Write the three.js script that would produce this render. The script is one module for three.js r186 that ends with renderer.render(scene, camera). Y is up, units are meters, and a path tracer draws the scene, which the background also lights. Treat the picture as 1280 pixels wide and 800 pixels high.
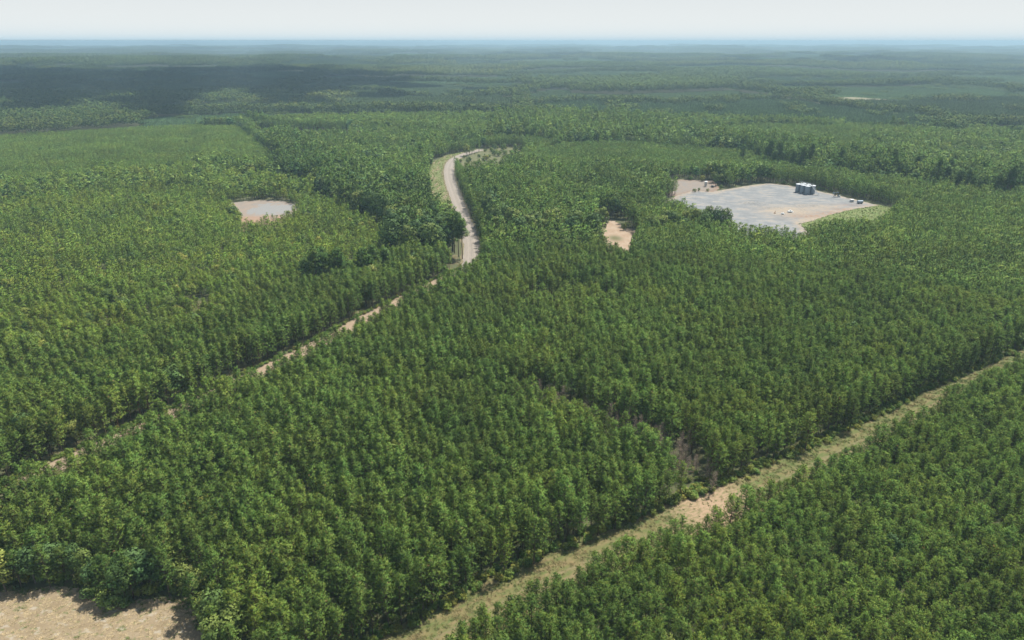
import * as THREE from 'three';
import { mergeGeometries } from 'three/addons/utils/BufferGeometryUtils.js';
import { createNoise2D } from 'simplex-noise';

// ---------- camera, sky, sun, exposure ----------
const scene = new THREE.Scene();
const camera = new THREE.PerspectiveCamera(2 * Math.atan(400 / 860) * 180 / Math.PI, 1.6, 1, 60000);
camera.position.set(0, 100, 0);
camera.rotation.order = 'YXZ';
camera.rotation.x = -Math.atan(349 / 860);
const renderer = new THREE.WebGLRenderer();
renderer.toneMapping = THREE.LinearToneMapping;
renderer.toneMappingExposure = 1.5;
renderer.shadowMap.enabled = true;
const SUN_EL = 64 * Math.PI / 180, SUN_AZ = 46 * Math.PI / 180;     // azimuth: right of the viewing direction
const sunDir = new THREE.Vector3(Math.sin(SUN_AZ) * Math.cos(SUN_EL), Math.sin(SUN_EL), -Math.cos(SUN_AZ) * Math.cos(SUN_EL));
const sun = new THREE.DirectionalLight(new THREE.Color(1, 0.95, 0.86), 5);
sun.name = 'sun';
sun.position.copy(sunDir).multiplyScalar(1500).add(new THREE.Vector3(0, 0, -500));
sun.target.position.set(0, 0, -500);
sun.castShadow = true;
sun.shadow.mapSize.set(4096, 4096);
Object.assign(sun.shadow.camera, { left: -700, right: 700, top: 700, bottom: -700, near: 10, far: 4000 });
scene.add(sun, sun.target);
const lerp0 = (a, b, t) => a + (b - a) * t;
{ // hazy summer sky: white at the horizon, pale blue overhead, bright round the sun
  const W = 512, H = 1024, d = new Float32Array(W * H * 4);
  for (let j = 0; j < H; j++) for (let i = 0; i < W; i++) {
    const el = ((j + 0.5) / H - 0.5) * Math.PI, az = ((i + 0.5) / W - 0.5) * 2 * Math.PI;
    const x = Math.cos(az) * Math.cos(el), y = Math.sin(el), z = Math.sin(az) * Math.cos(el);
    const h = Math.pow(1 - Math.max(0, y), 3.2), c = x * sunDir.x + y * sunDir.y + z * sunDir.z;
    const a = 0.35 * Math.pow(Math.max(0, c), 24) + 0.10 * Math.pow(Math.max(0, c), 4);
    const o = (j * W + i) * 4, air = 0.9 * Math.exp(-Math.max(0, el) / 0.0075);   // the thick blue air low over the land
    d[o] = lerp0(0.19 + 0.38 * h + a, 0.30, air); d[o + 1] = lerp0(0.25 + 0.345 * h + a * 0.97, 0.435, air); d[o + 2] = lerp0(0.34 + 0.25 * h + a * 0.9, 0.52, air); d[o + 3] = 1;
  }
  const t = new THREE.DataTexture(d, W, H, THREE.RGBAFormat, THREE.FloatType);
  t.mapping = THREE.EquirectangularReflectionMapping; t.magFilter = THREE.LinearFilter; t.needsUpdate = true;
  scene.background = t; scene.environment = t;
}
scene.fog = new THREE.FogExp2(new THREE.Color(0.57, 0.83, 1.0), 0.00016);

// ---------- helpers ----------
function rngOf(seed) { let s = seed >>> 0; return () => { s = (s + 0x6d2b79f5) | 0; let t = Math.imul(s ^ (s >>> 15), 1 | s); t = (t + Math.imul(t ^ (t >>> 7), 61 | t)) ^ t; return ((t ^ (t >>> 14)) >>> 0) / 4294967296; }; }
const R0 = rngOf(7), noise = createNoise2D(rngOf(11)), noise2 = createNoise2D(rngOf(23));
const fbm = (x, y, o = 4) => { let s = 0, a = 0.5; for (let i = 0; i < o; i++) { s += a * noise(x, y); x = x * 2.03 + 7.1; y = y * 2.03 - 3.7; a *= 0.5; } return s; };
const clamp = THREE.MathUtils.clamp, lerp = THREE.MathUtils.lerp, sstep = (a, b, x) => { const t = clamp((x - a) / (b - a), 0, 1); return t * t * (3 - 2 * t); };
const used = {};
const numbered = (n) => { const k = used[n] = (used[n] ?? -1) + 1; return k ? `${n}_${String(k).padStart(3, '0')}` : n; };
function tag(o, label, category, group, kind) { o.userData = { label }; if (category) o.userData.category = category; if (group) o.userData.group = group; if (kind) o.userData.kind = kind; return o; }
function shade(o) { o.traverse((m) => { if (m.isMesh) { m.castShadow = true; m.receiveShadow = true; } }); return o; }
function top(o, name) { o.name = numbered(name); scene.add(o); return shade(o); }
function part(name, geo, mat, parent) { const m = new THREE.Mesh(geo, mat); m.name = name; parent.add(m); m.castShadow = m.receiveShadow = true; return m; }
function inside(p, x, z) { let c = false; for (let i = 0, j = p.length - 1; i < p.length; j = i++) { const [xi, zi] = p[i], [xj, zj] = p[j]; if ((zi > z) !== (zj > z) && x < (xj - xi) * (z - zi) / (zj - zi) + xi) c = !c; } return c; }
function box2(p) { const b = [1e9, 1e9, -1e9, -1e9]; for (const [x, z] of p) { b[0] = Math.min(b[0], x); b[1] = Math.min(b[1], z); b[2] = Math.max(b[2], x); b[3] = Math.max(b[3], z); } return b; }
function area(p) { const b = box2(p); const f = (x, z) => x >= b[0] && x <= b[2] && z >= b[1] && z <= b[3] && inside(p, x, z); f.box = b; f.poly = p; return f; }
// signed side and distance to a polyline: [distance, side (+ right of travel), share along in metres]
function along(line, x, z) {
  let best = [1e9, 0, 0], run = 0;
  for (let i = 0; i + 1 < line.length; i++) {
    const [ax, az] = line[i], [bx, bz] = line[i + 1], dx = bx - ax, dz = bz - az, L = Math.hypot(dx, dz);
    const t = clamp(((x - ax) * dx + (z - az) * dz) / (L * L), 0, 1), px = x - ax - dx * t, pz = z - az - dz * t, d = Math.hypot(px, pz);
    if (d < best[0]) best = [d, Math.sign(dx * pz - dz * px), run + t * L];
    run += L;
  }
  return best;
}
function edgeDist(p, x, z) { return along([...p, p[0]], x, z)[0]; }
function smooth(line, n) { return new THREE.CatmullRomCurve3(line.map(([x, z]) => new THREE.Vector3(x, 0, z)), false, 'centripetal').getSpacedPoints(n).map((v) => [v.x, v.z]); }
function texture(w, h, f) {
  const d = new Uint8Array(w * h * 4), g = (c) => Math.round(255 * clamp(c <= 0.0031308 ? c * 12.92 : 1.055 * Math.pow(c, 1 / 2.4) - 0.055, 0, 1));
  for (let j = 0; j < h; j++) for (let i = 0; i < w; i++) { const c = f((i + 0.5) / w, (j + 0.5) / h), o = (j * w + i) * 4; d[o] = g(c[0]); d[o + 1] = g(c[1]); d[o + 2] = g(c[2]); d[o + 3] = 255; }
  const t = new THREE.DataTexture(d, w, h); t.colorSpace = THREE.SRGBColorSpace; t.magFilter = THREE.LinearFilter; t.wrapS = t.wrapT = THREE.RepeatWrapping; t.needsUpdate = true; return t;
}
const mix = (a, b, t) => [lerp(a[0], b[0], t), lerp(a[1], b[1], t), lerp(a[2], b[2], t)];
const mul = (a, k) => [a[0] * k, a[1] * k, a[2] * k];

// triangles collected into one geometry with vertex colours
class Tris {
  constructor() { this.p = []; this.c = []; this.n = []; }
  tri(ax, ay, az, bx, by, bz, cx, cy, cz, col) { this.p.push(ax, ay, az, bx, by, bz, cx, cy, cz); for (let i = 0; i < 3; i++) { this.c.push(col[0], col[1], col[2]); this.n.push(0, 0, 0); } }
  leaf(a, b, c, n, col) { // a face wound to agree with the direction its tuft or spray faces, and shaded by it
    const ux = b[0] - a[0], uy = b[1] - a[1], uz = b[2] - a[2], vx = c[0] - a[0], vy = c[1] - a[1], vz = c[2] - a[2], d = (uy * vz - uz * vy) * n[0] + (uz * vx - ux * vz) * n[1] + (ux * vy - uy * vx) * n[2];
    if (d < 0) [b, c] = [c, b];
    this.p.push(...a, ...b, ...c); for (let i = 0; i < 3; i++) { this.c.push(col[0], col[1], col[2]); this.n.push(n[0], n[1], n[2]); }
  }
  tube(a, b, ra, rb, n, col) { // tapered, open
    const ax = new THREE.Vector3(...a), bx = new THREE.Vector3(...b), d = bx.clone().sub(ax).normalize(), u = new THREE.Vector3(Math.abs(d.y) > 0.9 ? 1 : 0, Math.abs(d.y) > 0.9 ? 0 : 1, 0).cross(d).normalize(), v = d.clone().cross(u), P = (o, r, k) => { const q = k / n * 2 * Math.PI; return [o.x + (u.x * Math.cos(q) + v.x * Math.sin(q)) * r, o.y + (u.y * Math.cos(q) + v.y * Math.sin(q)) * r, o.z + (u.z * Math.cos(q) + v.z * Math.sin(q)) * r]; };
    for (let k = 0; k < n; k++) { const p = P(ax, ra, k), q = P(ax, ra, k + 1), r = P(bx, rb, k), s = P(bx, rb, k + 1); this.tri(...p, ...q, ...r, col); this.tri(...q, ...s, ...r, col); }
  }
  geo() { const g = new THREE.BufferGeometry(); g.setAttribute('position', new THREE.Float32BufferAttribute(this.p, 3)); g.setAttribute('color', new THREE.Float32BufferAttribute(this.c, 3)); g.computeVertexNormals(); const n = g.attributes.normal; for (let i = 0; i < n.count; i++) { const x = this.n[i * 3], y = this.n[i * 3 + 1], z = this.n[i * 3 + 2], l = Math.hypot(x, y, z); if (l > 0) n.setXYZ(i, x / l, y / l, z / l); } return g; }
}
const M = {
  needle: new THREE.MeshPhysicalMaterial({ name: 'needles', vertexColors: true, roughness: 0.7, specularIntensity: 0.3, side: THREE.DoubleSide }),
  leaf: new THREE.MeshPhysicalMaterial({ name: 'leaves', vertexColors: true, roughness: 0.7, specularIntensity: 0.3, side: THREE.DoubleSide }),
  canopy: new THREE.MeshPhysicalMaterial({ name: 'far_canopy', vertexColors: true, roughness: 0.9, specularIntensity: 0.2, side: THREE.DoubleSide }),
  bark: new THREE.MeshStandardMaterial({ name: 'bark', vertexColors: true, roughness: 1 }),
  dead: new THREE.MeshStandardMaterial({ name: 'dead_wood', vertexColors: true, roughness: 1 }),
  steel: new THREE.MeshStandardMaterial({ name: 'painted_steel', color: new THREE.Color(0.20, 0.25, 0.30), roughness: 0.5, metalness: 0.25 }),
  pale: new THREE.MeshStandardMaterial({ name: 'pale_steel', color: new THREE.Color(0.62, 0.65, 0.67), roughness: 0.5 }),
  zinc: new THREE.MeshStandardMaterial({ name: 'galvanised', color: new THREE.Color(0.42, 0.45, 0.47), roughness: 0.45, metalness: 0.4 }),
  dark: new THREE.MeshStandardMaterial({ name: 'dark_steel', color: new THREE.Color(0.05, 0.055, 0.06), roughness: 0.7 }),
  rust: new THREE.MeshStandardMaterial({ name: 'rusty_steel', color: new THREE.Color(0.16, 0.08, 0.045), roughness: 0.9 }),
  white: new THREE.MeshStandardMaterial({ name: 'white_sheet', color: new THREE.Color(0.78, 0.78, 0.76), roughness: 0.7 }),
  wood: new THREE.MeshStandardMaterial({ name: 'grey_wood', color: new THREE.Color(0.26, 0.22, 0.17), roughness: 1 }),
  cloud: new THREE.MeshStandardMaterial({ name: 'cloud', color: new THREE.Color(0.9, 0.9, 0.9), roughness: 1 }),
};

// ---------- the lie of the land, in metres; the viewpoint stands over (0, 0), looking to -z ----------
const ROAD = smooth([[-30, -696], [-36, -685], [-45.6, -664], [-52.5, -636], [-53.5, -593], [-48, -535], [-39.3, -476], [-31, -421], [-24, -375], [-21, -346], [-20.5, -312], [-24, -300]], 90);
const TRACK = smooth([[-22, -308], [-31.6, -292], [-39.4, -277.4], [-51.2, -256.6], [-70.5, -219], [-81.7, -200], [-86.5, -192], [-100.3, -168.5], [-111.2, -152.4], [-116.8, -143.2], [-121.5, -133.9], [-127, -121], [-138, -96], [-150, -70]], 90);
const STRIP = smooth([[-44, -72], [-29, -83], [-13.7, -94], [-6, -99.7], [1.6, -105], [9.8, -110.3], [20.3, -116.7], [31.6, -123], [44, -130], [54.8, -136], [72, -146.2], [89, -157], [108, -169], [130.7, -184], [154, -198.5], [176, -212], [200, -227], [240, -251]], 120);
const GULLY = smooth([[4, -181], [10, -177], [16, -173], [22, -167], [28, -162], [35, -157], [41, -151], [43, -144], [44, -138]], 30);
const PAD = area([[99, -452], [118, -481], [132, -495], [143, -489.5], [172, -510], [194, -522], [206, -513], [216, -501], [231, -470.5], [240, -446], [214, -432], [199, -421], [170, -396], [166, -372], [150, -352], [124, -356], [112, -385], [100, -425]]);
const PAD_CLEAR = area([[97, -450], [117, -483], [110, -500], [119, -539], [157, -536], [158, -502], [172, -513], [194, -526], [208, -517], [219, -504], [234, -474], [247, -443], [243, -422], [223, -397], [203, -371], [168, -366], [150, -345], [124, -351], [110, -385], [97, -425]]);
const PAD_DIRT = area([[120, -537], [156, -534], [152, -503], [143, -487.5], [132, -491], [119, -478], [107, -473], [111, -500]]);
const WEDGE = area([[168, -396], [199, -421.5], [214, -432.5], [241, -446], [249, -442], [243, -424], [223, -399], [203, -373], [168, -368]]);
const SAND = area([[50, -410], [58, -413], [64, -397], [70, -382], [69, -360], [61, -338], [55, -312], [46, -316], [45, -345], [46, -375]]);
const LPAD = area([[-190, -452], [-180, -459], [-167, -462], [-155, -460], [-145, -451], [-137, -438], [-134, -421], [-134, -400], [-139, -378], [-153, -380], [-163, -405], [-178, -432]]);
const FIELD = area([[-135, -98], [-112, -104], [-99, -104.4], [-91, -106], [-84, -105.5], [-80, -102.6], [-75, -102], [-69, -103.2], [-63, -103], [-58, -97.5], [-54.5, -93], [-50, -86], [-42, -60], [-60, -30], [-140, -30], [-160, -70]]);
const BRUSH = area([[-34, -672], [-22, -704], [10, -716], [12, -660], [4, -596], [-10, -548], [-36, -532], [-42, -560], [-49, -600], [-48, -640]]);
const VERGE = area([[-43, -684], [-61, -662], [-71, -622], [-67, -552], [-58, -470], [-47, -405], [-39, -380], [-26.5, -383], [-34, -424], [-43, -478], [-51.5, -537], [-57.5, -593], [-56, -636]]);
const SMALL = [area([[-140, -262], [-128, -268], [-118, -266], [-116, -258], [-132, -253]]), area([[-150, -236], [-144, -240], [-141, -234], [-147, -231]]), area([[4, -268], [14, -272], [24, -268], [20, -258], [8, -256]]), area([[34, -262], [44, -266], [46, -258], [38, -254]]), area([[-36, -330], [-27, -334], [-26, -318], [-36, -316]])];
const FARBARE = [area([[540, -1300], [632, -1338], [668, -1284], [650, -1196], [615, -1222], [536, -1196]]), area([[515, -1392], [535, -1402], [534, -1380], [518, -1376]]), area([[-300, -835], [-240, -842], [-185, -826], [-176, -752], [-226, -748], [-280, -766]]), area([[1700, -3650], [1960, -4200], [1985, -4190], [1740, -3640]])];
const clearings = [PAD_CLEAR, SAND, LPAD, FIELD, BRUSH, VERGE, ...SMALL, ...FARBARE];
function landHeight(x, z) { const d = Math.hypot(x, z), k = sstep(1100, 5000, d); return k ? k * ((16 + 14 * sstep(5000, 12000, d)) * noise2(x / 1900, z / 1500) + 9 * noise2(x / 700 + 9, z / 600) + 10 * noise2(x / 5200 - 4, z / 4200)) : 0; }

// ---------- ground ----------
{
  const RINGS = [0, 40, 90, 150, 230, 320, 420, 520, 640, 760, 900, 1050]; let r = 1050; while (r < 38000) { r *= 1.055; RINGS.push(r); }
  const N = 240, pos = [], col = [], uv = [], idx = [];
  for (const r of RINGS) for (let k = 0; k <= N; k++) {
    const a = k / N * 2 * Math.PI, x = Math.sin(a) * r, z = -Math.cos(a) * r, far = r > 9000;
    pos.push(x, landHeight(x, z) - (far ? 0 : 0), z); uv.push(x / 24, z / 24);
    const n = 0.5 + 0.9 * fbm(x / 900, z / 900, 3), c = far ? mix([0.21, 0.34, 0.2], [0.36, 0.5, 0.3], clamp(n, 0, 1)) : mix([0.85, 0.95, 0.8], [1, 1, 1], clamp(0.5 + fbm(x / 60, z / 60, 3), 0, 1));
    col.push(...c);
  }
  for (let i = 0; i + 1 < RINGS.length; i++) for (let k = 0; k < N; k++) { const a = i * (N + 1) + k, b = a + N + 1; idx.push(a, a + 1, b, a + 1, b + 1, b); }
  const g = new THREE.BufferGeometry(); g.setAttribute('position', new THREE.Float32BufferAttribute(pos, 3)); g.setAttribute('color', new THREE.Float32BufferAttribute(col, 3)); g.setAttribute('uv', new THREE.Float32BufferAttribute(uv, 2)); g.setIndex(idx); g.computeVertexNormals();
  const t = texture(512, 512, (u, v) => { // tiles without a seam
    const s = (k, q) => noise(Math.cos(u * 6.2832) * k + q, Math.sin(u * 6.2832) * k + Math.cos(v * 6.2832) * k) * 0.5 + noise2(Math.sin(v * 6.2832) * k + q, Math.cos(u * 6.2832) * k) * 0.5;
    const a = 0.5 + 0.5 * s(3, 0), b = 0.5 + 0.5 * s(12, 4), c = 0.5 + 0.5 * noise(u * 200, v * 200);
    return mul(mix([0.10, 0.075, 0.045], [0.075, 0.10, 0.035], clamp(0.55 * a + 0.55 * b, 0, 1)), 0.65 + 0.6 * c);
  });
  const m = top(new THREE.Mesh(g, new THREE.MeshStandardMaterial({ name: 'forest_floor', map: t, vertexColors: true, roughness: 1 })), 'ground');
  tag(m, 'brown and green forest floor reaching to the horizon', 'ground', null, 'structure');
}
// a flat sheet from an outline, with a texture over its bounding box
function sheet(name, label, poly, y, paint, res, category, jag = 0.5, step = 1.5) {
  const pts = []; for (let i = 0; i < poly.length; i++) { const [ax, az] = poly[i], [bx, bz] = poly[(i + 1) % poly.length], n = Math.max(1, Math.round(Math.hypot(bx - ax, bz - az) / step)); for (let k = 0; k < n; k++) { const x = lerp(ax, bx, k / n), z = lerp(az, bz, k / n); pts.push([x + jag * (noise(x / 3, z / 3) + 0.6 * noise(x * 1.1, z * 1.1)), z + jag * (noise2(x / 3, z / 3) + 0.6 * noise2(x * 1.1, z * 1.1))]); } }
  const b = box2(pts), g = new THREE.ShapeGeometry(new THREE.Shape(pts.map(([x, z]) => new THREE.Vector2(x, -z)))), p = g.attributes.position, uv = g.attributes.uv;
  for (let i = 0; i < p.count; i++) { const x = p.getX(i), z = -p.getY(i); p.setXYZ(i, x, y, z); uv.setXY(i, (x - b[0]) / (b[2] - b[0]), (z - b[1]) / (b[3] - b[1])); }
  g.computeVertexNormals();
  const w = Math.min(2048, Math.ceil((b[2] - b[0]) / res)), h = Math.min(2048, Math.ceil((b[3] - b[1]) / res));
  const t = texture(w, h, (u, v) => mul(paint(lerp(b[0], b[2], u), lerp(b[1], b[3], v)), 0.55));
  const m = top(new THREE.Mesh(g, new THREE.MeshStandardMaterial({ name, map: t, roughness: 1 })), name);
  return tag(m, label, category, null, 'structure');
}
// a ribbon along a line, u in metres along and across, painted by (metres along, metres across)
function ribbon(name, label, line, left, right, y, paint, res, category) {
  const pos = [], uv = [], idx = []; let run = 0; const L = line.reduce((s, p, i) => i ? s + Math.hypot(p[0] - line[i - 1][0], p[1] - line[i - 1][1]) : 0, 0);
  line.forEach(([x, z], i) => {
    const [ax, az] = line[Math.max(0, i - 1)], [bx, bz] = line[Math.min(line.length - 1, i + 1)], l = Math.hypot(bx - ax, bz - az), nx = -(bz - az) / l, nz = (bx - ax) / l;
    if (i) run += Math.hypot(x - line[i - 1][0], z - line[i - 1][1]);
    const lo = -left + 0.5 * noise(x / 5, z / 5), hi = right + 0.5 * noise2(x / 5, z / 5);
    for (const s of [lo, hi]) { pos.push(x + nx * s, y, z + nz * s); uv.push(run / L, (s + left) / (left + right)); }
    if (i) idx.push(i * 2 - 2, i * 2, i * 2 - 1, i * 2, i * 2 + 1, i * 2 - 1);
  });
  const g = new THREE.BufferGeometry(); g.setAttribute('position', new THREE.Float32BufferAttribute(pos, 3)); g.setAttribute('uv', new THREE.Float32BufferAttribute(uv, 2)); g.setIndex(idx); g.computeVertexNormals();
  const t = texture(Math.min(2048, Math.ceil(L / res)), Math.max(8, Math.ceil((left + right) / res)), (u, v) => mul(paint(u * L, v * (left + right) - left), 0.55)); t.wrapT = t.wrapS = THREE.ClampToEdgeWrapping;
  const m = top(new THREE.Mesh(g, new THREE.MeshStandardMaterial({ name, map: t, roughness: 1, side: THREE.DoubleSide })), name);
  return tag(m, label, category, null, 'structure');
}
const grain = (x, z) => 0.86 + 0.28 * (0.5 + 0.5 * noise(x * 3.1, z * 3.1)) * (0.6 + 0.4 * noise2(x * 7, z * 7));
const TAN = [0.44, 0.33, 0.215], SANDC = [0.56, 0.42, 0.29], STRAW = [0.30, 0.245, 0.12], GREEN = [0.12, 0.165, 0.045], RED = [0.40, 0.20, 0.11], GRAVEL = [0.33, 0.355, 0.375];
sheet('field', 'dry tan mown field at the edge of the pine stand', FIELD.poly, 0.05, (x, z) => {
  const a = 0.5 + 0.9 * fbm(x / 9, z / 6), b = 0.5 + 0.9 * fbm(x / 2.2 + 40, z / 1.3), sw = 0.5 + 0.5 * Math.sin((z + x * 0.22 + 1.5 * noise(x / 14, z / 14)) * 2.6);
  let c = mix([0.36, 0.27, 0.155], [0.49, 0.385, 0.25], clamp(0.6 * a + 0.35 * b + 0.14 * sw - 0.05, 0, 1));
  c = mix(c, [0.60, 0.52, 0.40], sstep(0.72, 0.95, 0.5 + fbm(x / 4 + 9, z / 2.6 - 5)) * 0.8);
  c = mix(c, [0.22, 0.24, 0.085], sstep(0.8, 0.98, 0.5 + fbm(x / 2.6 - 19, z / 1.8 + 5)) * 0.8);
  return mul(c, grain(x, z));
}, 0.11, 'field', 0.9, 0.8);
ribbon('grassy_strip', 'mown tan and green firebreak strip between two pine stands', STRIP, 6.5, 9, 0.05, (s, t) => {
  const a = 0.5 + 0.9 * fbm(s / 7, t / 2.2), b = 0.5 + 0.9 * fbm(s / 2 + 50, t / 0.9), rut = Math.exp(-(((t - 0.4) / 0.45) ** 2)) + Math.exp(-(((t - 2.3) / 0.45) ** 2));
  let c = mix([0.35, 0.27, 0.125], [0.165, 0.215, 0.055], clamp(0.2 + 0.95 * a - 0.35 * b + (s < 90 ? -0.02 : 0.12), 0, 1));
  c = mix(c, [0.36, 0.28, 0.16], clamp(rut * (0.1 + 0.7 * b), 0, 0.7));
  const bare = Math.exp(-(((s - 109) / 12) ** 2)) ;
  c = mix(c, [0.62, 0.43, 0.28], clamp(bare * 1.3 * (0.45 + b * 0.7) - 0.2, 0, 0.95));
  return mul(c, grain(s, t));
}, 0.16, 'grass strip');
ribbon('road', 'pale paved county road curving away through the forest', ROAD, 4.1, 4.1, 0.08, (s, t) => {
  const c = mix([0.50, 0.43, 0.36], [0.42, 0.37, 0.32], clamp(0.5 + fbm(s / 9, t / 1.2), 0, 1)), w = Math.exp(-(((Math.abs(t) - 1.6) / 0.5) ** 2));
  return mul(mix(c, [0.56, 0.49, 0.42], w * 0.6), grain(s, t) * (Math.abs(t) < 0.08 ? 0.85 : 1));
}, 0.25, 'road');
ribbon('dirt_track', 'pale sandy dirt track running between the pine stands', TRACK, 4.2, 9, 0.05, (s, t) => {
  const b = 0.5 + 0.9 * fbm(s / 3, t / 1.1); let c = mix(TAN, SANDC, clamp(b, 0, 1)); const edge = sstep(2.6, 4.4, Math.abs(t - 1.2) + 1.6 * (b - 0.5)); c = mix(c, mix(STRAW, GREEN, b), edge);
  return mul(c, grain(s, t));
}, 0.2, 'dirt track');
sheet('grass_verge', 'bright mown grass verge beside the curving road', VERGE.poly, 0.05, (x, z) => {
  const b = 0.5 + 0.9 * fbm(x / 5, z / 9), p = sstep(0.68, 0.85, 0.5 + fbm(x / 6 + 30, z / 30)); return mul(mix(mix([0.20, 0.27, 0.07], [0.34, 0.33, 0.14], clamp(b * 0.8, 0, 1)), TAN, p * 0.8), grain(x, z));
}, 0.3, 'verge', 1.2, 4);
ribbon('road_shoulder', 'narrow tan dirt shoulder under the road edge', ROAD, 5, 5.4, 0.065, (s, t) => mul(mix([0.36, 0.28, 0.17], [0.24, 0.235, 0.1], clamp(0.4 + fbm(s / 6, t / 1.3), 0, 1)), grain(s, t)), 0.4, 'shoulder');
sheet('gravel_pad', 'large grey gravel well pad with tan sandy patches', PAD.poly, 0.09, (x, z) => {
  const e = edgeDist(PAD.poly, x, z), a = 0.5 + 0.9 * fbm(x / 16, z / 9), b = 0.5 + 0.9 * fbm(x / 4 + 8, z / 2.4);
  let c = mix([0.27, 0.288, 0.305], [0.46, 0.465, 0.46], clamp(0.8 * a + 0.5 * b - 0.15, 0, 1));
  const blob = (cx, cz, rx, rz) => Math.exp(-(((x - cx) / rx) ** 2) - (((z - cz) / rz) ** 2));
  const sand = clamp(0.85 * blob(176, -430, 17, 13) + 0.5 * blob(203, -440, 13, 10) + 0.5 * blob(185, -408, 16, 12) + 0.75 * sstep(7, 1, e) * (0.3 + b) + 0.3 * sstep(0.66, 0.8, a), 0, 1);
  c = mix(c, [0.58, 0.47, 0.35], clamp(sand * (0.65 + 0.9 * b), 0, 0.95));
  const red = clamp(0.9 * blob(182, -416, 12, 5) + 0.9 * blob(200, -424, 10, 5) + 0.7 * blob(212, -434, 9, 4) + 0.5 * blob(222, -447, 10, 5), 0, 1); c = mix(c, RED, clamp(red * (b * 1.3 - 0.15), 0, 0.75));
  for (const [cx, cz, rr] of [[150, -455, 38], [178, -470, 52], [205, -465, 60], [140, -430, 44]]) { const d = Math.abs(Math.hypot(x - cx, (z - cz) * 0.8) - rr - 2 * noise(x / 25, z / 25)); if (d < 2.2) c = mix(c, [0.27, 0.25, 0.225], 0.34 * (Math.exp(-(((d - 1.1) / 0.35) ** 2))) * clamp(b * 1.5, 0, 1)); }   // wheel tracks
  const soil = clamp(blob(160, -452, 9, 8) + 0.8 * blob(193, -446, 9, 5) + 0.7 * blob(167, -438, 9, 3), 0, 1); c = mix(c, [0.15, 0.13, 0.10], soil * sstep(0.58, 0.78, 0.5 + fbm(x / 2.6 + 70, z / 1.6)) * 0.8);
  return mul(c, grain(x, z));
}, 0.18, 'gravel pad', 0.9, 3);
sheet('dirt_yard', 'reddish dirt yard adjoining the gravel pad', PAD_DIRT.poly, 0.05, (x, z) => { const b = 0.5 + 0.9 * fbm(x / 6, z / 9), e = edgeDist(PAD_DIRT.poly, x, z); return mul(mix(mix([0.42, 0.335, 0.27], [0.36, 0.33, 0.30], clamp(b, 0, 1)), [0.40, 0.25, 0.16], sstep(9, 1, e) * b), grain(x, z)); }, 0.25, 'dirt yard', 1, 3);
sheet('weedy_bank', 'bright green weedy bank beside the gravel pad', WEDGE.poly, 0.05, (x, z) => { const b = 0.5 + 0.9 * fbm(x / 5, z / 8); return mul(mix([0.19, 0.28, 0.065], [0.31, 0.32, 0.12], clamp(b * 0.8, 0, 1)), grain(x, z)); }, 0.3, 'weedy bank', 1, 3);
sheet('sand_clearing', 'bright tan bare sand clearing among the pines', SAND.poly, 0.05, (x, z) => { const b = 0.5 + 0.9 * fbm(x / 4, z / 9), sp = Math.exp(-(((x - 56.5) / 4) ** 2) - (((z + 365) / 7) ** 2)); let c = mix([0.52, 0.37, 0.245], [0.64, 0.49, 0.36], clamp(b, 0, 1)); c = mix(c, [0.20, 0.2, 0.08], clamp(sp * 1.2 - 0.35 + 0.3 * b, 0, 0.9)); return mul(mix(c, mix(STRAW, GREEN, 0.4), sstep(-340, -326, z + 4 * b)), grain(x, z)); }, 0.2, 'sand clearing', 2.4, 2);
sheet('gravel_clearing', 'small rounded clearing with grey gravel centre and orange sand rim', LPAD.poly, 0.05, (x, z) => {
  const a = 0.5 + 0.9 * fbm(x / 8, z / 14), core = Math.exp(-(((x + 154) / 15) ** 2) - (((z + 434) / 17) ** 2)); let c = mix([0.46, 0.36, 0.28], [0.38, 0.33, 0.285], clamp(a, 0, 1)); c = mix(c, [0.40, 0.405, 0.40], 0.85 * sstep(0.3, 0.5, core + 0.5 * (a - 0.5))); c = mix(c, [0.56, 0.32, 0.18], sstep(-422, -408, z + 14 * (a - 0.5)) * 0.6); return mul(c, grain(x, z));
}, 0.25, 'gravel clearing', 1.4, 3);
sheet('scrub_ground', 'dry tan scrubby ground inside the road bend', BRUSH.poly, 0.045, (x, z) => mul(mix([0.28, 0.25, 0.13], [0.15, 0.18, 0.06], clamp(0.62 + 1.1 * fbm(x / 5, z / 8), 0, 1)), grain(x, z)), 0.35, 'scrub', 1, 4);
SMALL.forEach((a, i) => sheet('bare_patch', ['tan grassy gap in the young mixed stand', 'small reddish bare spot in the young mixed stand', 'reddish bare patch among thin yellowish pines', 'yellowish grassy gap beside a dark pine clump', 'tan grassy corner where track and road meet'][i], a.poly, 0.05, (x, z) => mul(mix(i === 1 ? [0.42, 0.26, 0.17] : [0.32, 0.24, 0.13], GREEN, clamp(0.3 + fbm(x / 3, z / 4), 0, 1)), grain(x, z)), 0.3, 'bare patch', 1, 2));
FARBARE.forEach((a, i) => { const b = a.box, o = sheet('cleared_lane', ['long pale cleared lane in front of a dark treeline', 'short pale clearing beside the long cleared lane', 'tan logging lane crossing the pine woods', 'pale cleared streak in the far hazy forest'][i], a.poly, 0, (x, z) => mul(mix([0.42, 0.36, 0.24], [0.30, 0.30, 0.15], clamp(0.4 + fbm(x / 14, z / 9), 0, 1)), grain(x, z)), 2, 'cleared lane', 2, 12); o.position.y = landHeight((b[0] + b[2]) / 2, (b[1] + b[3]) / 2) + (i === 2 ? 0.06 : 3); });

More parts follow.
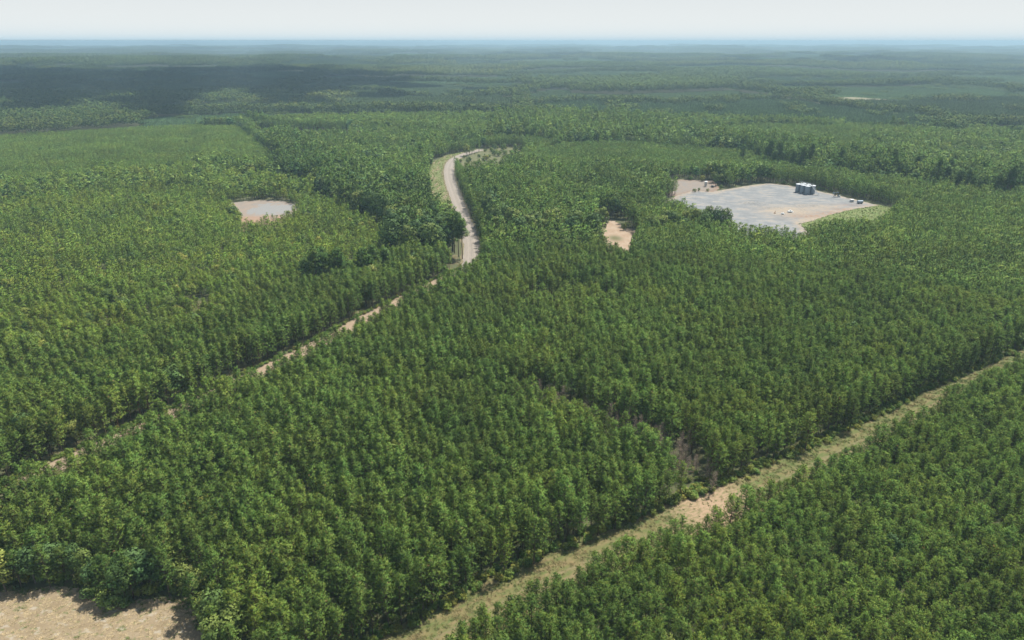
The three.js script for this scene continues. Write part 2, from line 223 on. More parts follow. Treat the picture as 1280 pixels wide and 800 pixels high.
// ---------- tree makers ----------
const needleTone = (r) => { const k = 0.86 + 0.3 * r(), w = r(); return w < 0.006 ? [0.17, 0.11, 0.05] : [0.118 * k * (0.8 + 0.44 * r()), 0.188 * k, 0.034 * k]; };
const BARK = [0.11, 0.08, 0.06];
function pineCrown(T, r, { H, R, base, whorls, per, tufts, needles, nl, nw, loose = 0.25, wood = true }) {
  const lean = [(r() - 0.5) * 0.05 * H, (r() - 0.5) * 0.05 * H];
  const tuft = (x, y, z, dx, dy, dz, k = 1, cn = [dx, 0.9, dz]) => {
    const c0 = needleTone(r);
    for (let i = 0; i < needles; i++) {
      let ex = dx + (r() - 0.5) * 1.9, ey = dy + (r() - 0.5) * 1.7, ez = dz + (r() - 0.5) * 1.9; const l = Math.hypot(ex, ey, ez) || 1; ex /= l; ey /= l; ez /= l;
      let px = ey * (r() - 0.5) - ez * (r() - 0.5), py = ez * (r() - 0.5) - ex * (r() - 0.5), pz = ex * (r() - 0.5) - ey * (r() - 0.5); const d = px * ex + py * ey + pz * ez; px -= d * ex; py -= d * ey; pz -= d * ez; const q = Math.hypot(px, py, pz) || 1, w = nw * k * (0.7 + 0.6 * r()) / q, L = nl * k * (0.65 + 0.6 * r()), f = 0.93 + 0.14 * r();
      T.leaf([x - px * w, y - py * w, z - pz * w], [x + px * w, y + py * w, z + pz * w], [x + ex * L, y + ey * L, z + ez * L], [cn[0] + ex * 0.55, cn[1] + ey * 0.55, cn[2] + ez * 0.55], [c0[0] * f, c0[1] * f, c0[2] * f]);
    }
  };
  let a0 = r() * 6.28;
  for (let w = 0; w < whorls; w++) {
    const u = (w + r() * 0.5) / whorls, t = base + (0.985 - base) * u, y = t * H, prof = R * Math.pow(1 - u, 0.62) * (0.62 + 0.38 * Math.min(1, u * 3.5)), sx = lean[0] * t, sz = lean[1] * t;
    for (let b = 0; b < per; b++) {
      if (r() < 0.08) continue;
      const a = a0 + b / per * 6.2832 + (r() - 0.5) * 1.6, len = prof * (1 - loose + 2 * loose * r()) + 0.12, el = lerp(0.0, 0.75, u) + (r() - 0.3) * 0.45, cx = Math.cos(a), cz = Math.sin(a), dyy = (r() - 0.5) * 1.3 * H * (1 - base) / whorls;
      if (wood) T.tri(sx, y + dyy - 0.05, sz, sx, y + dyy + 0.05, sz, sx + cx * len * 0.9, y + dyy + len * 0.9 * el, sz + cz * len * 0.9, BARK);
      for (let k = 0; k < tufts; k++) { const s = tufts === 1 ? 0.85 : lerp(0.38, 1, k / (tufts - 1)), j = 0.3 * R; tuft(sx + cx * len * s + (r() - 0.5) * j, y + dyy + len * s * el + (r() - 0.3) * j, sz + cz * len * s + (r() - 0.5) * j, cx * 0.6, 0.75, cz * 0.6, 0.8 + 0.4 * r(), [cx * 0.85, 0.62 + 0.4 * s * el, cz * 0.85]); }
    }
    a0 += 2.4;
  }
  tuft(lean[0], H * 0.97, lean[1], 0, 1.4, 0, 1.15); tuft(lean[0], H * 0.93, lean[1], 0, 1, 0, 1.1);
}
function trunk(T, H, r0, col = BARK, upto = 0.92) { T.tube([0, -0.2, 0], [0, H * 0.45, 0], r0, r0 * 0.7, 6, col); T.tube([0, H * 0.45, 0], [0, H * upto, 0], r0 * 0.7, r0 * 0.12, 5, col); }
const leafTone = (r, base) => { const k = 0.84 + 0.32 * r(); return [base[0] * k * (0.9 + 0.25 * r()), base[1] * k, base[2] * k]; };
function leafCrown(T, r, { H, R, base, lobes, leaves, size, tone, flat = 0.8 }) {
  const cy = H * (base + 1) / 2, ry = H * (1 - base) / 2;
  for (let i = 0; i < lobes; i++) {
    const a = i * 2.4 + r(), v = (i + 0.5) / lobes * 2 - 1, q = Math.sqrt(Math.max(0, 1 - v * v)) * (0.45 + 0.2 * r()) * (v < -0.3 ? 1.1 : 1);
    const lx = Math.cos(a) * q * R, lz = Math.sin(a) * q * R, ly = cy + v * ry * 0.62, lr = R * (0.40 + 0.2 * r()), c0 = leafTone(r, tone);
    T.tube([0, H * base * 0.8, 0], [lx * 0.8, ly, lz * 0.8], 0.06 * R * 0.4, 0.02, 3, BARK);
    for (let k = 0; k < leaves; k++) {
      const dz = r() * 2 - 1, da = r() * 6.2832, dq = Math.sqrt(1 - dz * dz), rr = lr * (0.72 + 0.36 * r()), nx = Math.cos(da) * dq, ny = dz, nz = Math.sin(da) * dq;
      if (ny < -0.5 && r() < 0.6) continue;
      const x = lx + nx * rr, y = ly + ny * rr * flat, z = lz + nz * rr, f = 0.8 + 0.4 * r(), c = [c0[0] * f, c0[1] * f, c0[2] * f];
      let ax = nx + (r() - 0.5) * 1.5, ay = ny + 0.5 + (r() - 0.5) * 1.5, az = nz + (r() - 0.5) * 1.5; const l = Math.hypot(ax, ay, az) || 1; ax /= l; ay /= l; az /= l;
      let ux = ay, uy = -ax, uz = 0; const ul = Math.hypot(ux, uy) || 1; ux /= ul; uy /= ul; const vx = ay * uz - az * uy, vy = az * ux - ax * uz, vz = ax * uy - ay * ux, s = size * (0.6 + 0.8 * r()), s2 = s * (0.5 + 0.3 * r()), th = r() * 6.28, C = Math.cos(th), S = Math.sin(th);
      const px = (ux * C + vx * S) * s, py = (uy * C + vy * S) * s, pz = (uz * C + vz * S) * s, qx = (-ux * S + vx * C) * s2, qy = (-uy * S + vy * C) * s2, qz = (-uz * S + vz * C) * s2;
      const nn = [nx + ax * 0.6, ny + 0.2 + ay * 0.6, nz + az * 0.6]; T.leaf([x - px, y - py, z - pz], [x + qx, y + qy, z + qz], [x + px, y + py, z + pz], nn, c); T.leaf([x - px, y - py, z - pz], [x + px, y + py, z + pz], [x - qx, y - qy, z - qz], nn, c);
    }
  }
}
function maturePine(T, r, { H, R, base, clumps, needles, nl, nw }) { // tall, bare-stemmed, with an open irregular crown of clumps
  for (let i = 0; i < clumps; i++) {
    const u = (i + r()) / clumps, y = H * lerp(base, 0.97, u), a = i * 2.4 + r(), q = R * Math.pow(1 - u, 0.5) * (0.3 + 0.75 * r()) * (u < 0.15 ? 0.7 : 1), cx = Math.cos(a) * q, cz = Math.sin(a) * q, c0 = needleTone(r), cr = 0.9 + 0.6 * r();
    T.tube([0, y - q * 0.25, 0], [cx, y, cz], 0.07, 0.03, 3, BARK);
    for (let k = 0; k < needles; k++) {
      const dy = r() * 2 - 1, da = r() * 6.2832, dq = Math.sqrt(1 - dy * dy), rr = cr * Math.cbrt(r()), x = cx + Math.cos(da) * dq * rr * 1.25, yy = y + dy * rr * 0.62, z = cz + Math.sin(da) * dq * rr * 1.25;
      let ex = (r() - 0.5) * 2, ey = 0.7 + (r() - 0.5) * 1.6, ez = (r() - 0.5) * 2; const l = Math.hypot(ex, ey, ez); const L = nl * (0.7 + 0.6 * r()), an = r() * 6.28, px = Math.cos(an) * nw, pz = Math.sin(an) * nw, f = 0.8 + 0.4 * r();
      T.leaf([x - px, yy, z - pz], [x + px, yy, z + pz], [x + ex / l * L, yy + ey / l * L, z + ez / l * L], [Math.cos(da) * dq + ex / l, dy + 0.4 + ey / l * 0.5, Math.sin(da) * dq + ez / l], [c0[0] * f * 0.9, c0[1] * f * 0.92, c0[2] * f]);
    }
  }
}
const make = (seed, f) => { const T = new Tris(); f(T, rngOf(seed)); return T.geo(); };
const PH = 10.5, seeds = [1, 2, 3, 4, 5, 6];
const nearPine = seeds.map((s) => ({ crown: make(100 + s, (T, r) => pineCrown(T, r, { H: PH, R: 1.85 + 0.15 * (s % 3), base: 0.26, whorls: 15, per: 7, tufts: 4, needles: 11, nl: 0.4, nw: 0.036, loose: 0.2 + 0.03 * s })), trunk: make(200 + s, (T) => trunk(T, PH, 0.13)) }));
const midPine = [1, 2, 3, 4].map((s) => make(300 + s, (T, r) => { pineCrown(T, r, { H: PH, R: 1.95, base: 0.28, whorls: 9, per: 5, tufts: 2, needles: 6, nl: 0.62, nw: 0.12, wood: false }); trunk(T, PH, 0.13); }));
const LT = [[0.10, 0.165, 0.042], [0.13, 0.19, 0.042], [0.08, 0.142, 0.042], [0.165, 0.205, 0.047]];
const nearLeaf = [0, 1, 2, 3].map((s) => ({ crown: make(400 + s, (T, r) => leafCrown(T, r, { H: 12, R: 3.1, base: 0.22, lobes: 12, leaves: 130, size: 0.3, tone: LT[s] })), trunk: make(450 + s, (T) => trunk(T, 12, 0.2, [0.13, 0.11, 0.09], 0.8)) }));
const midLeaf = [0, 1, 2, 3].map((s) => make(500 + s, (T, r) => { leafCrown(T, r, { H: 12, R: 3.1, base: 0.2, lobes: 9, leaves: 34, size: 0.58, tone: LT[s] }); trunk(T, 12, 0.2, [0.13, 0.11, 0.09], 0.8); }));
const tallPine = [0, 1, 2].map((s) => ({ crown: make(600 + s, (T, r) => maturePine(T, r, { H: 21, R: 3.9, base: 0.42 + 0.06 * s, clumps: 44, needles: 60, nl: 0.8, nw: 0.17 })), trunk: make(650 + s, (T) => trunk(T, 21, 0.28, [0.15, 0.10, 0.075])) }));
const shrubGeo = [0, 1, 2].map((s) => ({ crown: make(700 + s, (T, r) => leafCrown(T, r, { H: 3, R: 1.5, base: 0.05, lobes: 8, leaves: 70, size: 0.17, tone: LT[[0, 3, 1][s]] })), trunk: make(750 + s, (T) => trunk(T, 2.4, 0.06, [0.12, 0.1, 0.08])) }));
const deadGeo = [0, 1, 2].map((s) => { // grey snag with bare limbs
  const r = rngOf(800 + s), A = new Tris(), B = new Tris(), H = 8, grey = [0.23, 0.178, 0.135];
  trunk(A, H, 0.12, grey, 1);
  for (let i = 0; i < 46; i++) { const y = H * lerp(0.12, 0.97, i / 46), a = i * 2.4 + r(), L = (1 - i / 52) * (1.1 + 1.3 * r()), el = 0.15 + 0.6 * r(), e = [Math.cos(a) * L, y + L * el, Math.sin(a) * L], c = mul(grey, 0.7 + 0.6 * r()); B.tube([0, y, 0], e, 0.04, 0.015, 3, c); for (let k = 0; k < 5; k++) { const s2 = 0.35 + 0.6 * r(), o = [e[0] * s2, y + L * el * s2, e[2] * s2]; B.tube(o, [o[0] + (r() - 0.5) * 1.1, o[1] + (r() - 0.2) * 0.9, o[2] + (r() - 0.5) * 1.1], 0.02, 0.008, 3, c); } }
  return { trunk: A.geo(), crown: B.geo() };
});
const grassGeo = make(900, (T, r) => { for (let i = 0; i < 16; i++) { const a = r() * 6.28, x = (r() - 0.5) * 0.4, z = (r() - 0.5) * 0.4, h = 0.22 + 0.25 * r(), k = 0.8 + 0.4 * r(), q = r() * 6.28; T.tri(x - Math.cos(a) * 0.035, 0, z - Math.sin(a) * 0.035, x + Math.cos(a) * 0.035, 0, z + Math.sin(a) * 0.035, x + Math.cos(q) * h * 0.6, h, z + Math.sin(q) * h * 0.6, [k, k, k]); } });
// far canopy: squares of forest, 24 m and 64 m across
function farTile(seed, size, step, tree) { return make(seed, (T, r) => { for (let x = -size / 2; x < size / 2; x += step) for (let z = -size / 2; z < size / 2; z += step) tree(T, r, x + step * (0.2 + 0.6 * r()) , z + step * (0.2 + 0.6 * r())); }); }
function farPine(T, r, x, z, H = 10, R = 1.7) {
  const h = H * (0.86 + 0.22 * r()), k = 0.7 + 0.6 * r(), c0 = [0.052 * k, 0.092 * k, 0.036 * k], a0 = r() * 6.28, n = 5;
  for (let i = 0; i < n; i++) { const a = a0 + i / n * 6.2832, b = a0 + (i + 1) / n * 6.2832, f = 0.8 + 0.4 * r(), q = R * (0.75 + 0.5 * r()), y = h * (0.3 + 0.2 * r()), c = mul(c0, f); const m = (a + b) / 2, s = q * 0.8, nn = [Math.cos(m), 0.75, Math.sin(m)]; T.leaf([x + Math.cos(a) * q, y, z + Math.sin(a) * q], [x + Math.cos(b) * q, y + (r() - 0.5), z + Math.sin(b) * q], [x + (r() - 0.5) * 0.3, h, z + (r() - 0.5) * 0.3], nn, c); T.leaf([x + Math.cos(m) * s, y + 0.3 * (h - y), z + Math.sin(m) * s], [x + Math.cos(m + 1) * s * 0.6, y + 0.55 * (h - y), z + Math.sin(m + 1) * s * 0.6], [x + Math.cos(m) * s * 0.75, y + 0.75 * (h - y), z + Math.sin(m) * s * 0.75], nn, mul(c0, f * 1.1)); }
}
function farLeaf(T, r, x, z, H = 15, R = 3.6) {
  const h = H * (0.7 + 0.45 * r()), t = LT[Math.floor(r() * 4)], k = 0.75 + 0.5 * r();
  for (let i = 0; i < 26; i++) { const v = 1 - i / 26 * 1.25, a = i * 2.4, q = Math.sqrt(Math.max(0, 1 - v * v)), y = h * 0.72 + v * h * 0.3, f = k * (0.75 + 0.5 * r()), px = x + Math.cos(a) * q * R, pz = z + Math.sin(a) * q * R, s = R * 0.42; const P3 = () => [px + (r() - 0.5) * s * 2, y + (r() - 0.5) * s, pz + (r() - 0.5) * s * 2]; T.leaf(P3(), P3(), P3(), [Math.cos(a) * q, v + 0.3, Math.sin(a) * q], mul(t, f * 0.66)); }
}
const tileP = [1, 2, 3].map((s) => farTile(1000 + s, 24, 2.7, (T, r, x, z) => farPine(T, r, x, z)));
const tileL = [1, 2, 3].map((s) => farTile(1100 + s, 24, 4.6, (T, r, x, z) => farLeaf(T, r, x, z)));
const bigP = [1, 2].map((s) => farTile(1200 + s, 64, 4.2, (T, r, x, z) => farPine(T, r, x, z, 11, 2.7)));
const bigL = [1, 2].map((s) => farTile(1300 + s, 64, 7, (T, r, x, z) => farLeaf(T, r, x, z, 17, 5)));

// ---------- stands ----------
const P = (a) => area(a);
const CROSS = (x, z) => { const s = along(STRIP, x, z); return s[1] > 0; };
const stands = [ // first match wins: pines' height and spread, share kept, broadleaf share and height, tint
  { f: P([[-29, -300], [-88, -198], [-124, -139], [-160, -80], [-230, -80], [-190, -182], [-165, -205], [-129, -212], [-104, -238], [-80, -272], [-46, -318]]), k: 'band', h: 11, sd: 0.1, keep: 0.9, leaf: 0.03, lh: 11, tint: [1, 0.98, 0.95] },
  { f: P([[-400, -421], [-327, -434], [-289, -474], [-234, -487], [-195, -470], [-150, -468], [-130, -458], [-135, -500], [-211, -540], [-257, -573], [-317, -528], [-369, -498], [-440, -486]]), k: 'hedge', h: 9, sd: 0.2, keep: 0.55, leaf: 0.45, lh: 9.5, tint: [1.2, 1.15, 0.95] },
  { f: P([[-220, -100], [-190, -182], [-165, -205], [-129, -212], [-104, -238], [-80, -272], [-50, -316], [-61, -350], [-75, -388], [-130, -460], [-200, -478], [-297, -489], [-480, -470]]), k: 'young', h: 7, sd: 0.3, keep: 0.88, leaf: 0.07, lh: 7.5, tint: [1.16, 1.12, 0.95] },
  { f: P([[-520, -470], [-373, -501], [-321, -532], [-260, -578], [-205, -560], [-191, -570], [-214, -632], [-331, -860], [-520, -870], [-700, -770]]), k: 'even', h: 6.2, sd: 0.12, keep: 0.97, leaf: 0.012, lh: 7, tint: [1.14, 1.14, 1.1] },
  { f: P([[-379, -951], [-263, -787], [-204, -575], [-135, -462], [-74, -388], [-48, -320], [-28, -318], [-30, -380], [-56, -470], [-100, -500], [-145, -570], [-202, -680], [-307, -878]]), k: 'dark', h: 16.5, sd: 0.2, keep: 0.42, leaf: 0.25, lh: 17, tint: [0.68, 0.75, 0.78] },
  { f: P([[-346, -878], [-214, -632], [-145, -570], [-100, -500], [-56, -470], [-66, -560], [-72, -620], [-62, -680], [-32, -715], [-70, -775], [-187, -792], [-240, -826]]), k: 'mid', h: 13, sd: 0.2, keep: 0.52, leaf: 0.16, lh: 14, tint: [0.88, 0.92, 0.92] },
  { f: P([[-360, -900], [-244, -830], [-71, -787], [-30, -720], [-20, -1085], [-122, -1370], [-380, -1313]]), k: 'north', h: 13, sd: 0.14, keep: 0.5, leaf: 0.1, lh: 14, tint: [1.0, 1.02, 0.98] },
  { f: P([[0, -606], [47, -684], [111, -700], [213, -645], [232, -560], [222, -520], [205, -528], [155, -541], [118, -545], [37, -550]]), k: 'plant', h: 8.6, sd: 0.08, keep: 0.98, leaf: 0.008, lh: 9, tint: [0.95, 1, 1] },
  { f: P([[-45, -735], [16, -735], [47, -692], [112, -703], [179, -682], [210, -634], [226, -680], [200, -748], [185, -838], [140, -960], [73, -1085], [0, -1152], [-54, -971]]), k: 'belt', h: 17, sd: 0.25, keep: 0.33, leaf: 0.5, lh: 16, tint: [0.92, 0.95, 0.9] },
  { f: P([[198, -622], [240, -552], [258, -512], [286, -486], [332, -452], [380, -500], [329, -535], [302, -590], [266, -652], [234, -710]]), k: 'tall', h: 17, sd: 0.28, keep: 0.45, leaf: 0.22, lh: 13, tint: [0.78, 0.84, 0.86] },
  { f: P([[-11, -325], [-16, -388], [-27, -463], [-40, -570], [-27, -576], [4, -600], [45, -655], [133, -610], [106, -463], [75, -397], [44, -330], [24, -316]]), k: 'roadside', h: 13, sd: 0.2, keep: 0.6, leaf: 0.07, lh: 13, tint: [0.86, 0.9, 0.9] },
  { f: P([[135, -1003], [259, -1003], [352, -982], [374, -922], [436, -838], [490, -801], [544, -736], [590, -787], [477, -922], [413, -1025], [223, -1111]]), k: 'hedge', h: 14, sd: 0.2, keep: 0.4, leaf: 0.45, lh: 15, tint: [0.8, 0.85, 0.86] },
];
const MAIN = { k: 'main', h: 10.4, sd: 0.19, keep: 0.985, leaf: 0.006, lh: 9, tint: [1, 1, 1] }, LOWER = { k: 'lower', h: 8.4, sd: 0.19, keep: 0.985, leaf: 0.004, lh: 7.5, tint: [1.03, 1.02, 1] }, EVEN = { k: 'farplant', h: 9.5, sd: 0.1, keep: 0.95, leaf: 0.015, lh: 11, tint: [0.97, 1, 1] }, WILD = { k: 'wild', h: 13, sd: 0.2, keep: 0.5, leaf: 0.35, lh: 13.5, tint: [0.98, 1, 0.95] };
function standAt(x, z) {
  if (z > -260 && CROSS(x, z)) return LOWER;
  for (const s of stands) if (s.f(x, z)) return s;
  if (x > -125 && z > -460 - (x > 0 ? x * 0.3 : 0)) return MAIN;
  const d = fbm(x / 420 + 3, z / 420, 2); return d > 0.02 ? WILD : EVEN;
}
function open(x, z) { // true where no tree stands
  let s = along(ROAD, x, z); if (s[0] < (s[1] > 0 ? 8 : 5.4)) return true;
  if (z > -330) { s = along(TRACK, x, z); if (s[0] < (s[1] < 0 ? 8.9 + 3.6 * Math.exp(-(((z + 208) / 26) ** 2)) + 3 * Math.exp(-(((z + 272) / 24) ** 2)) + 2.6 * noise(x / 16, z / 16) : 4.6)) return true; s = along(STRIP, x, z); if (s[0] < (s[1] > 0 ? 6.4 - 1.8 * sstep(150, 260, s[2]) + 0.8 * noise(x / 9, z / 9) : 5 + 1.2 * noise2(x / 7, z / 7))) return true; }
  if (x > -2 && x < 55 && z < -130 && z > -190) { s = along(GULLY, x, z); if (s[0] < 5.2 + 2.6 * noise(x / 5, z / 5)) return true; }
  for (const c of clearings) if (c(x, z)) return true;
  return false;
}
const VIEW = (x, z, m) => z < -20 && Math.abs(x) < -z * 0.745 + (100 * 0.3) + m;
const lists = { pineNear: [], pineMid: [], leafNear: [], leafMid: [] };
{
  const r = rngOf(4242), ca = 0.85, sa = -0.53, ROW = 3.0, STEP = 2.3, NEARD = 320, MAXD = 950;
  // rows run along the strip's direction
  for (let i = -20; i <= 400; i++) for (let j = -140; j <= 460; j++) {
    const u = j * STEP + (i % 2) * 1.2, v = i * ROW, ju = (r() - 0.5) * 1.3, jv = (r() - 0.5) * 0.9, a = r(), b = r(), c = r(), d = r(), e = r();
    const x = (u + ju) * ca - (v + jv) * 0.53, z = (u + ju) * sa - (v + jv) * 0.85;
    if (z > -58 || z < -MAXD - 30 || !VIEW(x, z, 28)) continue;
    const dist = Math.hypot(x, z); if (dist > MAXD) continue;
    const s = standAt(x, z);
    if (a > s.keep || open(x, z)) continue;
    const gap = fbm(x / 17 + 80, z / 17, 2); if (gap < (s.k === 'main' || s.k === 'lower' ? -0.48 : s.k === 'young' ? -0.34 : -0.42)) continue;
    const patch = 1 + 0.15 * noise(x / 40 + 5, z / 40) + 0.14 * noise2(x / 130, z / 130), thin = Math.exp(-(((x - 16) / 22) ** 2) - (((z + 262) / 13) ** 2));
    if (thin > 0.4 && e < 0.45) continue;
    const yel = clamp(noise2(x / 55 - 8, z / 55) * 0.6 + (s.k === 'young' ? 0.25 : 0) + thin * 1.3, 0, 1.5);
    const isLeaf = b < s.leaf * (1 + 1.2 * noise(x / 26 - 40, z / 26)) || (s.k === 'main' && z > -112 && edgeDist(FIELD.poly, x, z) < 5 && b < 0.5);
    const ps = s.k === 'lower' ? (1 + 0.07 * Math.sin(v * 1.06)) : 1;
    const h = (isLeaf ? s.lh * (0.7 + 0.5 * c) : s.h * ps * (1 + s.sd * (c + d - 1) * 1.6)) * (1 + 0.08 * noise(x / 60, z / 60));
    const tone = patch * (0.78 + 0.44 * d) * (a * 97 % 1 < 0.03 ? 0.72 : 1), hue = 0.08 * noise(x / 23 + 60, z / 23) + 0.13 * (b * 31 % 1 - 0.5) - 0.03, tint = [s.tint[0] * tone * (1 + 0.28 * yel) * (1 + hue), s.tint[1] * tone * (1 + 0.14 * yel), s.tint[2] * tone * (1 - 0.5 * hue)];
    const wide = isLeaf ? h / 12 * (0.85 + 0.4 * d) : Math.sqrt(h / PH) * (0.8 + 0.42 * e) * Math.sqrt(0.98 / Math.max(0.45, s.keep));
    const t = { x, z, h, wide, turn: e * 6.283, tint, k: s.k, n: Math.floor(a * 1e4), dist };
    (dist < NEARD ? (isLeaf ? lists.leafNear : lists.pineNear) : (isLeaf ? lists.leafMid : lists.pineMid)).push(t);
  }
}
const mtx = new THREE.Matrix4(), q4 = new THREE.Quaternion(), Y = new THREE.Vector3(0, 1, 0), V1 = new THREE.Vector3(), V2 = new THREE.Vector3(), C1 = new THREE.Color();
function instanced(name, geo, mat, items, baseH, parent) {
  if (!items.length) return;
  const m = new THREE.InstancedMesh(geo, mat, items.length); m.name = name;
  items.forEach((t, i) => { mtx.compose(V1.set(t.x, t.y ?? 0, t.z), q4.setFromAxisAngle(Y, t.turn), V2.set(t.wide, t.h / baseH, t.wide)); m.setMatrixAt(i, mtx); m.setColorAt(i, C1.setRGB(...t.tint)); });
  m.castShadow = m.receiveShadow = true; parent.add(m);
}
const inFrame = (t) => t.z < -80 && Math.abs(t.x) < -t.z * 0.70 + 22;
const big = (a) => a.filter(inFrame).sort((p, q) => p.dist - q.dist);
// the nearest ones become trees of their own; each keeps one of a few shades
const SHADES = [[0.86, 0.9, 0.92], [1, 1, 1], [1.14, 1.08, 0.95], [1.3, 1.16, 0.98], [0.72, 0.79, 0.82]], SHADE_WORDS = ['deep green', 'green', 'light green', 'yellowish green', 'dark green'];
const shadeOf = (t) => { const v = t.tint[0]; return v < 0.8 ? 4 : v < 0.92 ? 0 : v < 1.06 ? 1 : v < 1.22 ? 2 : 3; };
const shadeMats = (base) => SHADES.map((s) => { const m = base.clone(); m.color.setRGB(...s); return m; });
const needleMats = shadeMats(M.needle), leafMats = shadeMats(M.leaf);
function lone(name, protos, mats, t, baseH, label, category, group, crownName = 'crown') {
  const k = protos[t.n % protos.length], g = new THREE.Group(), q = shadeOf(t);
  part('trunk', k.trunk, M.bark, g); part(crownName, k.crown, mats[q], g);
  g.position.set(t.x, t.y ?? 0, t.z); g.rotation.y = t.turn; g.scale.set(t.wide, t.h / baseH, t.wide);
  top(g, name); return tag(g, label, category, group);
}
function pineLabel(t) {
  const s = along(STRIP, t.x, t.z);
  const w = SHADE_WORDS[shadeOf(t)], hs = t.k === 'lower' ? LOWER.h : MAIN.h, z = t.h > hs * 1.06 ? 'tall ' : t.h < hs * 0.94 ? 'short ' : '', out = (where, group) => [`${z}${w} pine ${where}`, `${z}${w} pines ${group}`];
  if (t.k === 'lower') return s[0] < 13 ? out('bordering the grassy strip across from the dead brush', 'along the strip across from the dead brush') : out('inside the stand across the grassy strip from the dead brush', 'inside the stand across the strip');
  if (s[0] < 10) return out('at the stand edge whose shadow falls on the grassy strip', 'along the shaded side of the strip');
  if (edgeDist(FIELD.poly, t.x, t.z) < 10) return out('at the stand edge beside the dry tan field', 'bordering the tan field');
  return out('inside the stand between tan field and grassy strip', 'inside the dense stand');
}
{
  const order = big(lists.pineNear), own = new Set(order.slice(0, 300)), rest = lists.pineNear.filter((t) => !own.has(t));
  for (const t of own) { const [label, group] = pineLabel(t); lone('pine_tree', nearPine, needleMats, t, PH, label, 'pine tree', group); }
  const F = new THREE.Group();
  nearPine.forEach((p, i) => instanced('pine_canopy', mergeGeometries([p.crown, p.trunk]), M.needle, rest.filter((t) => t.n % nearPine.length === i), PH, F));
  midPine.forEach((p, i) => instanced('pine_canopy', p, M.needle, lists.pineMid.filter((t) => t.n % midPine.length === i), PH, F));
  top(F, 'pine_forest'); tag(F, 'dense green pine forest covering the land on both sides of the road', 'pine forest', null, 'stuff');
}
const LEAFLABEL = { main: 'broadleaf tree among the dense pines by the tan field or strip', lower: 'small broadleaf tree in the young rows across the grassy strip', band: 'broadleaf tree in the pine band along the dirt track', young: 'broadleaf tree in the young mixed stand near the gravel clearing', hedge: 'broadleaf tree in the uneven hedgerow behind the young stand', dark: 'broadleaf tree in the tall dark woods beside the road', roadside: 'broadleaf tree in the pine stand between the road and the gravel pad' };
{
  const all = [...lists.leafNear, ...lists.leafMid].filter((t) => LEAFLABEL[t.k]), own = new Set(big(all).slice(0, 300));
  for (const t of own) lone('broadleaf_tree', nearLeaf, leafMats, t, 12, SHADE_WORDS[shadeOf(t)] + ' ' + LEAFLABEL[t.k], 'tree', SHADE_WORDS[shadeOf(t)] + ' broadleaf trees: ' + t.k.replace('main', 'dense stand').replace('lower', 'stand across strip'));
  const F = new THREE.Group();
  nearLeaf.forEach((p, i) => instanced('broadleaf_canopy', mergeGeometries([p.crown, p.trunk]), M.leaf, lists.leafNear.filter((t) => !own.has(t) && t.n % 4 === i), 12, F));
  midLeaf.forEach((p, i) => instanced('broadleaf_canopy', p, M.leaf, lists.leafMid.filter((t) => !own.has(t) && t.n % 4 === i), 12, F));
  top(F, 'broadleaf_forest'); tag(F, 'leafy broadleaf woods mixed in among the pines beyond the road', 'broadleaf forest', null, 'stuff');
}
